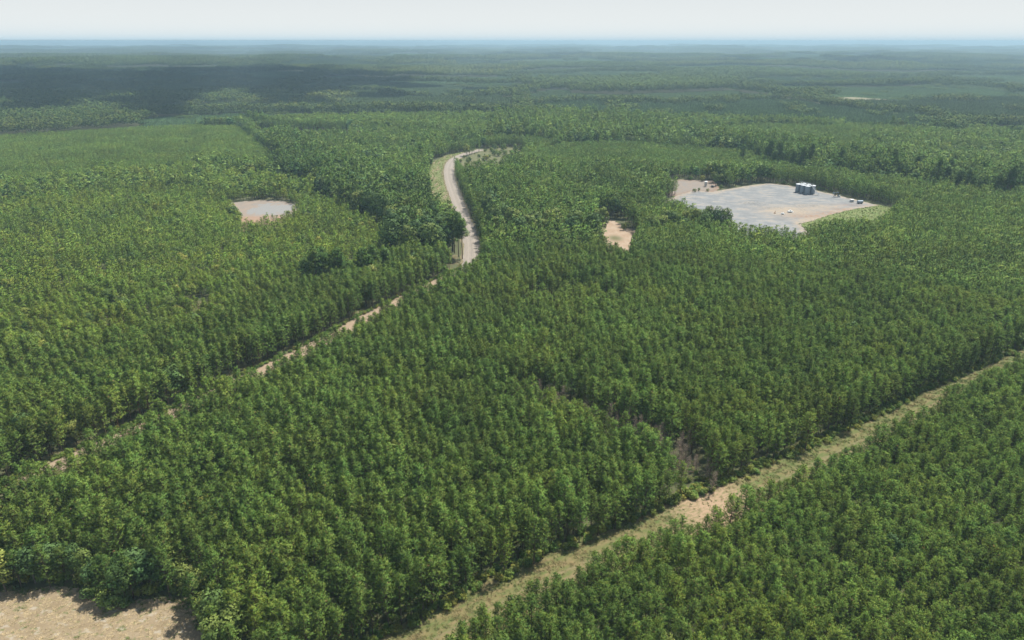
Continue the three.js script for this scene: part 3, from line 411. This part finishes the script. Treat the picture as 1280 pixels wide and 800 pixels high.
// ---------- far forest in squares ----------
{
  const r = rngOf(99), A = [[], []], B = [[], []];
  const kindAt = (x, z) => { // patchwork of plantations and woods
    const wx = x + 90 * noise(x / 400, z / 400), wz = z + 90 * noise2(x / 400, z / 400), c = Math.floor(wx / 520), d = Math.floor(wz / 380 + 0.37 * c), q = Math.abs(Math.sin(c * 127.1 + d * 311.7) * 43758.5) % 1, m = fbm(x / 700, z / 500, 3);
    const ex = Math.abs((wx / 520 % 1 + 1) % 1 - 0.5), ez = Math.abs(((wz / 380 + 0.37 * c) % 1 + 1) % 1 - 0.5);
    if ((0.5 - Math.max(ex * 1, ez * 1)) * 420 < 20 + 30 * m && (q * 5.3) % 1 > 0.25) return { leaf: true, h: 1.1 + 0.3 * m, tone: 0.78 + 0.2 * q, warm: 0.3 };   // tall wooded belts along the bounds of the stands
    return { leaf: q + 0.55 * m > 0.62, h: q < 0.35 ? 0.5 : 0.75 + 0.5 * q, tone: 0.82 + 0.34 * ((q * 7.3) % 1) + 0.25 * m, warm: (q * 3.7) % 1 };
  };
  const put = (L, x, z, jit, hh) => { const k = kindAt(x, z), u = r(), near = Math.abs(x) < 2500 && FARBARE.some((f) => { for (const [dx, dz] of [[0, 0], [9, 0], [-9, 0], [0, 9], [0, -9]]) if (f(x + dx, z + dz)) return true; return false; }); if (near) return; const tone = k.tone * (0.9 + 0.2 * r()), w = 0.92 + 0.25 * k.warm; L[k.leaf || u < 0.05 ? 1 : 0].push({ x, z, y: landHeight(x, z) - 0.3, h: k.h * (0.92 + 0.16 * r()) * hh, wide: 1, turn: Math.floor(r() * 4) * Math.PI / 2 + 0.09, tint: [tone * w, tone, tone * 0.96], n: Math.floor(r() * 1e4) }); };
  for (let z = -600; z > -3050; z -= 23) for (let x = -2400; x < 2400; x += 23) if (VIEW(x, z, 60) && Math.hypot(x, z) > 945 && Math.hypot(x, z) < 3060) put(A, x, z, 3, 1);
  for (let z = -1800; z > -13000; z -= 61) for (let x = -10400; x < 10400; x += 61) { const d = Math.hypot(x, z); if (VIEW(x, z, 200) && d > 3050 && d < 13000) put(B, x, z, 8, 1.1); }
  const F = new THREE.Group();
  A[0] && tileP.forEach((g, i) => instanced('far_pine_canopy', g, M.canopy, A[0].filter((t) => t.n % 3 === i), 1, F));
  tileL.forEach((g, i) => instanced('far_broadleaf_canopy', g, M.canopy, A[1].filter((t) => t.n % 3 === i), 1, F));
  bigP.forEach((g, i) => instanced('far_pine_canopy', g, M.canopy, B[0].filter((t) => t.n % 2 === i), 1, F));
  bigL.forEach((g, i) => instanced('far_broadleaf_canopy', g, M.canopy, B[1].filter((t) => t.n % 2 === i), 1, F));
  top(F, 'distant_forest'); tag(F, 'far-off hazy blue-green forest stretching to the horizon', 'forest', null, 'stuff');
}
// ---------- tall trees that stand out ----------
{
  const r = rngOf(31);
  const tall = (list, h, label, group, kind = 'pine', tone = 1) => list.forEach(([x, z, k = 1]) => {
    const jit = h > 23 ? 11 : 2, t = { x: x + (r() - 0.5) * jit, z: z + (r() - 0.5) * jit, h: h * k * (h > 23 ? 0.68 + 0.4 * r() : 0.9 + 0.2 * r()), wide: (kind === 'pine' ? 0.95 : h / 12) * (0.9 + 0.3 * r()), turn: r() * 6.28, tint: [tone * (0.97 + 0.06 * r()), 1, 1], n: Math.floor(r() * 999) };
    kind === 'pine' ? lone('mature_pine_tree', tallPine, needleMats, t, 21, label, 'pine tree', group) : lone('broadleaf_tree', nearLeaf, leafMats, t, 12, label, 'tree', group);
  });
  tall([[-27, -331, 1], [-30, -337, 0.85], [-25, -326, 0.9]], 22, 'tall open-crowned pine overhanging the bend where road becomes track', 'tall pines at the road bend', 'pine', 0.84);
  tall([[-86, -286], [-81, -284, 0.9], [-77, -288, 0.95], [-90, -290, 0.8], [-66, -288, 0.95], [-61, -290], [-57, -295, 0.9], [-70, -284, 0.8], [-63, -284, 0.9], [-83, -290]], 17, 'tall dark pine rising above the young stand between track and gravel clearing', 'tall pines above the young stand', 'pine', 0.78);
  tall([[-60, -330], [-63, -352, 1.1], [-55, -340], [-48, -332], [-42, -334], [-66, -372], [-72, -380, 1.1], [-50, -350], [-38, -342], [-58, -362], [-78, -392], [-84, -402], [-46, -358], [-40, -366], [-92, -412], [-54, -376], [-34, -350], [-36, -360]], 20, 'tall rounded dark tree in the grove beside the road and its grass verge', 'tall trees in the grove by the road', 'leaf', 0.74);
  tall([[26, -350], [8, -352], [17, -346], [35, -356], [0, -358, 1.1], [-8, -350], [-4, -372], [12, -364], [22, -360], [-10, -362], [-12, -378], [30, -344], [42, -352], [-14, -392], [4, -340], [-13, -404], [48, -362]], 19, 'large rounded tree between the road and the sand clearing', 'large trees between road and sand clearing', 'leaf', 0.78);
  tall([[-6, -310, 0.8], [-2, -307, 0.75]], 12, 'bright green rounded broadleaf tree at the road end', 'bright trees at the road end', 'leaf');
  tall([[74, -362], [81, -366], [88, -370], [95, -371], [101, -373, 1.1], [107, -372], [112, -370, 1.15], [116, -368, 1.15], [92, -362, 0.9], [85, -376], [104, -366], [98, -380], [110, -378, 1.1]], 15, 'tall rounded tree in the clump screening the gravel pad', 'trees screening the gravel pad', 'leaf', 0.84);
  tall([[72, -388], [78, -398], [86, -402], [92, -412], [98, -404]], 11, 'rounded tree between the sand clearing and the gravel pad', 'trees between sand clearing and pad', 'leaf');
  tall([[207, -600], [211, -585], [218, -578], [228, -570], [236, -562], [239, -555], [222, -586], [245, -548], [215, -592], [232, -556], [252, -540], [200, -606]], 24, 'tall dark pine in the clump behind the row of tanks', 'tall pines behind the tanks', 'pine', 0.78);
  tall([[286, -510, 1.1], [295, -525], [303, -486], [306, -472], [310, -466, 1.1], [320, -456], [324, -446, 1.15], [290, -500], [330, -452], [298, -512], [316, -480], [334, -462], [276, -520], [340, -470], [268, -528], [288, -504], [300, -480], [326, -450], [310, -488]], 25, 'tall spreading pine in the line beyond the weedy bank', 'tall pines beyond the weedy bank', 'pine', 0.8);
  tall([[-166, -402], [-170, -408, 0.8], [-162, -399, 0.75]], 10.5, 'dark rounded tree standing at the rim of the small gravel clearing', 'trees in front of the gravel clearing', 'leaf', 0.74);
  tall([[150, -512, 1.1], [156, -514], [162, -520], [168, -522], [160, -530], [152, -524]], 9.5, 'dark rounded tree in the clump between dirt yard and gravel pad', 'trees between dirt yard and gravel pad', 'leaf', 0.74);
  tall([[-172, -566, 1], [-182, -580, 1.1], [-160, -545], [-190, -600, 1.1], [-200, -620], [-215, -655], [-230, -690], [-246, -716, 1.1]], 16, 'tall rounded tree in the dark belt beside the even young stand', 'tall trees in the dark belt', 'leaf', 0.78);
  { const t = { x: -69, z: -124, h: 8.5, wide: 1.25, turn: 1, tint: [1.3, 1, 1], n: 3 }; lone('broadleaf_tree', nearLeaf, leafMats, t, 12, 'broad flat-topped olive broadleaf tree among pines near the tan field', 'tree'); }
  // grey dead trees in the gully
  for (let i = 0; i < 90; i++) { const t = i / 90, p = GULLY[Math.floor(t * 30)], x = p[0] + (r() - 0.5) * 12, z = p[1] + (r() - 0.5) * 12; if (along(STRIP, x, z)[0] < 4 || along(STRIP, x, z)[1] > 0) continue; const k = deadGeo[i % 3], g = new THREE.Group(); part('trunk', k.trunk, M.dead, g); part('branches', k.crown, M.dead, g); g.position.set(x, 0, z); g.rotation.set((r() - 0.5) * 0.3, r() * 6.28, (r() - 0.5) * 0.3); const s = 0.5 + 0.55 * r(); g.scale.set(s * 1.1, s, s * 1.1); top(g, 'dead_tree'); tag(g, 'bare grey dead tree in the gully leading to the grassy strip', 'dead tree', 'dead trees in the gully'); }
  // shrubs
  const shrubs = (list, label, group, hs) => list.forEach(([x, z, k = 1]) => { const t = { x, z, h: hs * k * (0.8 + 0.4 * r()), wide: hs / 3 * k * (0.8 + 0.5 * r()), turn: r() * 6.28, tint: [0.85 + 0.5 * r(), 1, 1], n: Math.floor(r() * 999) }; lone('shrub', shrubGeo, leafMats, t, 3, label, 'shrub', group, 'foliage'); });
  const edge = []; for (let i = 0; i < 46; i++) { const u = i / 46 * 1; const pl = [[-108, -105.4], [-99, -105.6], [-91, -107], [-85, -106.6], [-80.5, -103.4], [-75, -102.8], [-69, -104], [-63.5, -103.6], [-57.4, -98.2], [-53.6, -93.4], [-49.4, -86.6]], f = u * (pl.length - 1), a = Math.floor(f), b = f - a; edge.push([lerp(pl[a][0], pl[a + 1][0], b) + (r() - 0.5) * 1.6, lerp(pl[a][1], pl[a + 1][1], b) - 0.4 - 1.6 * r(), 0.55 + 0.6 * r()]); }
  shrubs(edge, 'leafy green shrub along the edge of the dry tan field', 'shrubs edging the tan field', 2.6);
  shrubs([[-77.5, -101.4, 1.1], [-75.6, -100.8], [-73.5, -101.2, 0.9], [-82, -103.2, 1]], 'shrub spilling out over the dry tan field', 'shrubs on the tan field', 2.8);
  const sc = []; for (let i = 0; i < 150; i++) { const x = lerp(-46, 14, r()), z = lerp(-715, -535, r()); if (BRUSH(x, z) && along(ROAD, x, z)[0] > 7) sc.push([x, z, (r() < 0.15 ? 1.8 : 0.5) + 0.9 * r()]); }
  shrubs(sc, 'low scrubby bush on dry ground inside the road bend', 'bushes inside the road bend', 2.6);
  const rim = []; for (let i = 0; i < 40; i++) { const t = i / 40; rim.push([lerp(197, 246, t) + (r() - 0.5) * 2 + 14 * Math.sin(t * 3.14) * 0.5 + 3, lerp(-523, -449, t) + (r() - 0.5) * 2, 0.5 + 0.8 * r()]); }
  shrubs(rim, 'pale green bush along the rim behind the tanks', 'bushes behind the tanks', 2.4);
  shrubs([[63.5, -382, 1.3], [66, -388, 1.2], [70, -372, 1], [50, -388, 1]], 'dark bushy shrub on the sand clearing', 'shrubs on the sand clearing', 3.2);
  shrubs([[130, -489, 1], [134, -492, 0.9], [140, -491, 0.8], [152, -500, 1], [146, -530, 1.4], [138, -534, 1.3], [127, -536, 1.3]], 'rounded shrub at the border of the dirt yard', 'shrubs around the dirt yard', 3);
  // undergrowth along edges and grass, too much to count
  const U = [[], [], []], G = [];
  const addU = (x, z, k) => U[Math.floor(r() * 3)].push({ x, z, h: k * (0.6 + 0.7 * r()), wide: k / 3 * (0.8 + 0.7 * r()), turn: r() * 6.28, tint: [0.9 + 0.4 * r(), 0.95 + 0.2 * r(), 0.9], n: 0 });
  const addG = (x, z, k, c) => G.push({ x, y: 0.04, z, h: k * (0.6 + 0.8 * r()), wide: 0.8 + 0.9 * r(), turn: r() * 6.28, tint: mul(c, 0.75 + 0.5 * r()), n: 0 });
  for (let i = 0; i < 1700; i++) { const k = Math.floor(r() * (STRIP.length - 2)) + 1, p = STRIP[k], q = STRIP[k - 1], l = Math.hypot(p[0] - q[0], p[1] - q[1]), nx = -(p[1] - q[1]) / l, nz = (p[0] - q[0]) / l, t = r(), s = r() < 0.6 ? -4.4 - 3 * r() - noise(p[0] / 8, p[1] / 8) : 7.6 + 2.4 * r(), x = lerp(q[0], p[0], t) + nx * s, z = lerp(q[1], p[1], t) + nz * s; addU(x, z, 1.5); }
  for (let i = 0; i < 900; i++) { const k = Math.floor(r() * (TRACK.length - 2)) + 1, p = TRACK[k], q = TRACK[k - 1], l = Math.hypot(p[0] - q[0], p[1] - q[1]), nx = -(p[1] - q[1]) / l, nz = (p[0] - q[0]) / l, t = r(), s = r() < 0.5 ? -4.4 - 2.5 * r() : 4 + 1.6 * r(); addU(lerp(q[0], p[0], t) + nx * s, lerp(q[1], p[1], t) + nz * s, 1.2); }
  for (let i = 0; i < 160; i++) { const p = GULLY[Math.floor(r() * 30)]; addU(p[0] + (r() - 0.5) * 7, p[1] + (r() - 0.5) * 7, 1.3); }
  for (let i = 0; i < 260; i++) { const x = lerp(165, 250, r()), z = lerp(-446, -356, r()); if (WEDGE(x, z) && noise(x / 9, z / 9) > 0) addU(x, z, 0.9); }
  for (let i = 0; i < 20000; i++) { const k = Math.floor(r() * (STRIP.length - 2)) + 1, p = STRIP[k], q = STRIP[k - 1], l = Math.hypot(p[0] - q[0], p[1] - q[1]), nx = -(p[1] - q[1]) / l, nz = (p[0] - q[0]) / l, t = r(), s = lerp(-5.5, 9, r()), x = lerp(q[0], p[0], t) + nx * s, z = lerp(q[1], p[1], t) + nz * s; if (Math.hypot(x - 47, z + 131.5) < 11 && r() < 0.85) continue; if ((Math.abs(s - 0.4) < 0.5 || Math.abs(s - 2.3) < 0.5) && r() < 0.8) continue; if (noise(x / 4, z / 4) + (r() - 0.5) < -0.2) continue; addG(x, z, 0.6, mix([0.27, 0.215, 0.1], [0.14, 0.19, 0.05], clamp(0.5 + 0.8 * noise2(x / 9, z / 9) + (r() - 0.5), 0, 1))); }
  for (let i = 0; i < 9000; i++) { const x = lerp(-125, -46, r()), z = lerp(-107, -70, r()); if (FIELD(x, z)) { const gr = noise2(x / 5, z / 4) > 0.72; addG(x, z, gr ? 0.5 : 0.28, gr ? [0.16, 0.2, 0.06] : [0.42, 0.33, 0.19]); } }
  for (let i = 0; i < 2500; i++) { const x = lerp(-112, -46, r()), z = lerp(-109, -80, r()); const e = edgeDist(FIELD.poly, x, z); if (e < 1.6 && r() > e / 1.8) addG(x, z, 1.5, [0.10, 0.15, 0.04]); }
  for (let i = 0; i < 4000; i++) { const x = lerp(165, 250, r()), z = lerp(-446, -356, r()); if (WEDGE(x, z)) addG(x, z, 0.8, mix([0.14, 0.2, 0.045], [0.2, 0.2, 0.07], r())); }
  for (let i = 0; i < 6000; i++) { const x = lerp(-70, -24, r()), z = lerp(-684, -380, r()); if (VERGE(x, z) && along(ROAD, x, z)[0] > 4.4) addG(x, z, 1, mix([0.17, 0.21, 0.06], [0.3, 0.27, 0.12], clamp(0.5 + noise(x / 8, z / 12), 0, 1))); }
  const FU = new THREE.Group(); U.forEach((a, i) => instanced('undergrowth_bushes', shrubGeo[i].crown, M.leaf, a, 3, FU)); top(FU, 'undergrowth'); tag(FU, 'low green undergrowth fringing the strip, the track and the weedy bank', 'undergrowth', null, 'stuff');
  const FG = new THREE.Group(); instanced('grass_tufts', grassGeo, new THREE.MeshStandardMaterial({ name: 'grass_blades', vertexColors: true, roughness: 1, side: THREE.DoubleSide }), G, 1, FG); top(FG, 'grass'); tag(FG, 'short tan and green grass on the strip, field and verges', 'grass', null, 'stuff');
}
// ---------- well-site equipment on the gravel pad ----------
function lathe(pts, n = 24) { return new THREE.LatheGeometry(pts.map(([x, y]) => new THREE.Vector2(x, y)), n); }
function bar(a, b, r0, n = 6) { const A = new THREE.Vector3(...a), B = new THREE.Vector3(...b), g = new THREE.CylinderGeometry(r0, r0, A.distanceTo(B), n); g.applyQuaternion(new THREE.Quaternion().setFromUnitVectors(Y, B.clone().sub(A).normalize())); g.translate((A.x + B.x) / 2, (A.y + B.y) / 2, (A.z + B.z) / 2); return g; }
const boxAt = (w, h, d, x, y, z) => new THREE.BoxGeometry(w, h, d).translate(x, y, z);
const join = (a) => mergeGeometries(a.map((g) => { const k = g.index ? g.toNonIndexed() : g; for (const n of Object.keys(k.attributes)) if (n !== 'position' && n !== 'normal' && n !== 'uv') k.deleteAttribute(n); return k; }));
function tank(x, z, label, r = 1.75, H = 5.9) {
  const g = new THREE.Group(); g.position.set(x, 0.09, z);
  part('shell', lathe([[0, 0], [r + 0.08, 0], [r + 0.08, 0.12], [r, 0.14], [r, H * 0.33], [r + 0.03, H * 0.335], [r, H * 0.345], [r, H * 0.66], [r + 0.03, H * 0.665], [r, H * 0.675], [r, H - 0.3]]), M.steel, g);
  part('top_rim', lathe([[r, H - 0.3], [r + 0.07, H - 0.3], [r + 0.07, H], [r - 0.02, H]]), M.pale, g);
  part('roof', lathe([[r - 0.01, H - 0.02], [0.3, H + 0.34], [0, H + 0.36]]), M.pale, g);
  part('hatch', new THREE.CylinderGeometry(0.3, 0.3, 0.25, 12).translate(0.8, H + 0.3, 0), M.zinc, g);
  part('vent_pipe', join([bar([0, H + 0.3, 0], [0, H + 0.8, 0], 0.07), bar([0, H + 0.8, 0], [0.3, H + 0.8, 0], 0.07)]), M.zinc, g);
  part('manway', new THREE.CylinderGeometry(0.32, 0.32, 0.12, 12).rotateX(Math.PI / 2).translate(-0.4, 0.8, r + 0.02), M.dark, g);
  top(g, 'storage_tank'); return tag(g, label, 'tank', 'blue-grey tanks on the gravel pad');
}
const TK = [[203.3, -488.2], [205.1, -484.5], [206.9, -480.8], [207.6, -490.2], [209.4, -486.5], [211.3, -482.6]];
['blue-grey steel tank at the front row end farthest from the stairway', 'blue-grey steel tank in the middle of the front row', 'blue-grey steel tank at the front row end nearest the stairway', 'blue-grey steel tank at the back row end farthest from the stairway', 'blue-grey steel tank in the middle of the back row', 'blue-grey steel tank in the back row right beside the stairway'].forEach((l, i) => tank(...TK[i], l));
{
  const g = new THREE.Group(); g.position.set(213.9, 0.09, -477.6); // stairway climbing to a catwalk between the tank tops
  const up = [-4.2, 5.7, -3.0];
  for (const s of [-0.45, 0.45]) { const o = [s * 0.6, 0, -s * 0.8]; part('stringer', bar([o[0], 0, o[2]], [up[0] + o[0], up[1], up[2] + o[2]], 0.11), M.pale, g); part('handrail', join([bar([o[0], 1, o[2]], [up[0] + o[0], up[1] + 1, up[2] + o[2]], 0.05), ...[0, 0.33, 0.66, 1].map((t) => bar([up[0] * t + o[0], up[1] * t, up[2] * t + o[2]], [up[0] * t + o[0], up[1] * t + 1, up[2] * t + o[2]], 0.04))]), M.zinc, g); }
  const st = []; for (let i = 1; i < 22; i++) { const t = i / 22; st.push(boxAt(0.3, 0.05, 0.95, 0, 0, 0).rotateY(0.64).translate(up[0] * t, up[1] * t, up[2] * t)); } part('treads', join(st), M.zinc, g);
  part('catwalk', join([boxAt(1.0, 0.08, 11, 0, 0, 0).rotateY(0.45).translate(-6.4, 6.45, -7.2), boxAt(2, 0.08, 1.4, -4.4, 5.74, -3.3)]), M.zinc, g);
  part('catwalk_rail', join([-0.5, 0.5].flatMap((s) => [bar([-4 + s, 7.4, -2.4], [-8.8 + s, 7.4, -12], 0.05), ...[0, 0.25, 0.5, 0.75, 1].map((t) => bar([-4 + s - 4.8 * t, 6.45, -2.4 - 9.6 * t], [-4 + s - 4.8 * t, 7.4, -2.4 - 9.6 * t], 0.04))])), M.zinc, g);
  top(g, 'stairway'); tag(g, 'pale steel stairway leaning up against the tank tops', 'stairway');
}
{
  const g = new THREE.Group(); g.position.set(143.2, 0.06, -509);
  part('vessel', lathe([[0, 0.4], [0.7, 0.4], [0.95, 0.9], [0.98, 3.3]], 20), M.zinc, g); part('lid', lathe([[1.2, 3.3], [1.22, 3.75], [1.1, 3.85], [0, 4.05]], 20), M.white, g);
  for (const [x, z] of [[0.6, 0.6], [-0.6, 0.6], [0.6, -0.6], [-0.6, -0.6]]) part('leg', bar([x, 0, z], [x, 0.9, z], 0.08), M.zinc, g);
  part('stack_pipe', bar([0, 3.9, 0], [0, 5, 0], 0.08), M.zinc, g);
  top(g, 'separator_vessel'); tag(g, 'slim pale vessel with wide white lid on the dirt yard', 'vessel');
  const d = new THREE.Group(); d.position.set(147.4, 0.06, -505.5);
  part('body', new THREE.CylinderGeometry(0.75, 0.75, 1.5, 14).rotateZ(Math.PI / 2).translate(0, 0.95, 0), M.dark, d); part('end_cap', new THREE.SphereGeometry(0.74, 14, 8).scale(0.5, 1, 1).translate(0.75, 0.95, 0), M.pale, d); part('skid', boxAt(2, 0.2, 1.2, 0, 0.1, 0), M.rust, d);
  top(d, 'skid_tank'); tag(d, 'small dark horizontal tank on a skid beside the pale vessel', 'skid tank');
}
{ // pump by the rim
  const g = new THREE.Group(); g.position.set(223.2, 0.09, -471.5);
  part('skid', boxAt(4.6, 0.35, 1.6, 0.6, 0.18, 0), M.zinc, g);
  for (const s of [-0.55, 0.55]) part('post', join([bar([-1.3, 0.3, s], [-0.7, 3.0, 0], 0.13), bar([0.1, 0.3, s], [-0.7, 3.0, 0], 0.13)]), M.dark, g);
  part('walking_beam', boxAt(4.2, 0.35, 0.35, 0, 0, 0).rotateZ(0.12).translate(-0.4, 3.15, 0), M.steel, g);
  part('horse_head', new THREE.CylinderGeometry(0.9, 0.9, 0.3, 16, 1, false, 0, Math.PI).rotateX(Math.PI / 2).translate(-2.4, 2.75, 0), M.steel, g);
  part('counterweight', boxAt(1.1, 1.3, 0.5, 1.6, 1.5, 0), M.dark, g); part('motor_housing', join([boxAt(1.4, 0.9, 1.1, 2.1, 0.8, 0)]), M.zinc, g);
  top(g, 'pump_jack'); tag(g, 'small grey pump jack standing near the pad rim past the tanks', 'pump jack');
  const b = new THREE.Group(); b.position.set(227.1, 0.09, -456); part('box', boxAt(2.0, 1.4, 1.6, 0, 0.95, 0), M.zinc, b); part('lid', boxAt(2.3, 0.18, 1.9, 0, 1.74, 0), M.white, b); part('skid', boxAt(2.2, 0.2, 1.2, 0, 0.12, 0), M.dark, b); top(b, 'control_box'); tag(b, 'boxy grey cabinet with white lid near the pad rim', 'control box');
  const c = new THREE.Group(); c.position.set(230.2, 0.09, -451); part('body', new THREE.CylinderGeometry(1.0, 1.0, 3.2, 18).rotateZ(Math.PI / 2).translate(0, 1.25, 0), M.steel, c); for (const s of [-1, 1]) { part('end_cap', new THREE.SphereGeometry(1, 16, 8).scale(0.4, 1, 1).translate(s * 1.6, 1.25, 0), M.steel, c); part('saddle', boxAt(0.3, 0.5, 1.6, s, 0.25, 0), M.dark, c); } top(c, 'horizontal_tank'); tag(c, 'low blue-grey horizontal tank near the pad corner by the weedy bank', 'tank');
}
{ // litter on the sandy part of the pad
  const lump = (x, z, w, h, d, seed, label) => { const g = new THREE.IcosahedronGeometry(1, 3), p = g.attributes.position; for (let i = 0; i < p.count; i++) { const X = p.getX(i), Yy = p.getY(i), Z = p.getZ(i), k = 1 + 0.25 * noise(X * 1.7 + seed, Z * 1.7 + Yy); p.setXYZ(i, X * k * w, Math.max(0, Yy) * k * h, Z * k * d); } g.computeVertexNormals(); const o = new THREE.Group(); o.position.set(x, 0.08, z); part('sheet', g, M.white, o); part('debris', new THREE.DodecahedronGeometry(0.6, 0).scale(w * 1.3, 0.6, d).translate(-0.2 * w, 0.25, d * 0.8), M.dark, o); top(o, 'tarp_heap'); tag(o, label, 'tarp heap', 'white heaps on the pad'); };
  lump(168.2, -421, 1.1, 1.1, 0.8, 3, 'smaller white sheeted heap beside the rusty post on the pad'); lump(174.8, -426, 1.7, 1.5, 1.1, 8, 'larger white sheeted heap on the sandy part of the pad');
  const g = new THREE.Group(); g.position.set(164.2, 0.09, -423.5); part('post', bar([0, 0, 0], [0.1, 1.6, 0], 0.12), M.rust, g); part('base', boxAt(1.1, 0.3, 0.9, 0, 0.15, 0), M.rust, g); top(g, 'wellhead_post'); tag(g, 'short rusty wellhead post on the sandy part of the pad', 'wellhead');
  const s = new THREE.Group(); s.position.set(-23, 0, -600); part('post', bar([0, -0.2, 0], [0.2, 5.5, 0], 0.22), M.wood, s); part('crossarm', boxAt(1.8, 0.2, 0.2, 0.2, 5, 0), M.wood, s); top(s, 'wooden_post'); tag(s, 'grey wooden post standing in the scrub inside the road bend', 'post');
}
// ---------- clouds overhead, out of view, whose shadows lie on the far forest ----------
{
  const r = rngOf(77), ALT = 1250, off = sunDir.clone().multiplyScalar(ALT / sunDir.y);
  const cloud = (poly, step, rad, label) => { // outline of its shadow on the land
    const f = area(poly), b = f.box, parts = [];
    for (let x = b[0]; x < b[2]; x += step) for (let z = b[1]; z < b[3]; z += step) { const px = x + (r() - 0.5) * step, pz = z + (r() - 0.5) * step; if (!f(px, pz)) continue; const rag = sstep(20, 420, edgeDist(poly, px, pz)); if (r() > 0.45 + 0.6 * rag) continue; const k = rad * (0.4 + 0.6 * rag) * (0.7 + 0.55 * r()); parts.push(new THREE.IcosahedronGeometry(1, 2).scale(k, k * 0.45, k * 0.9).translate(px + off.x, ALT + 60 * r(), pz + off.z)); }
    const m = top(new THREE.Mesh(mergeGeometries(parts), M.cloud), 'cloud'); tag(m, label, 'cloud', null, 'structure');
  };
  cloud([[-760, -880], [-560, -900], [-460, -1010], [-330, -1090], [-190, -1230], [-20, -1500], [-90, -2000], [-420, -2500], [-900, -2900], [-1500, -2700], [-2300, -2900], [-2500, -2300], [-1500, -1500]], 105, 125, 'broad fair-weather cloud whose shadow darkens the far woods');
  cloud([[250, -3000], [1100, -2900], [2100, -3300], [1900, -3700], [700, -3500]], 150, 130, 'long fair-weather cloud over the distant forest');
  cloud([[-900, -4300], [600, -4200], [500, -5200], [-1200, -5200]], 190, 170, 'fair-weather cloud over the far horizon forest');
}
renderer.render(scene, camera);
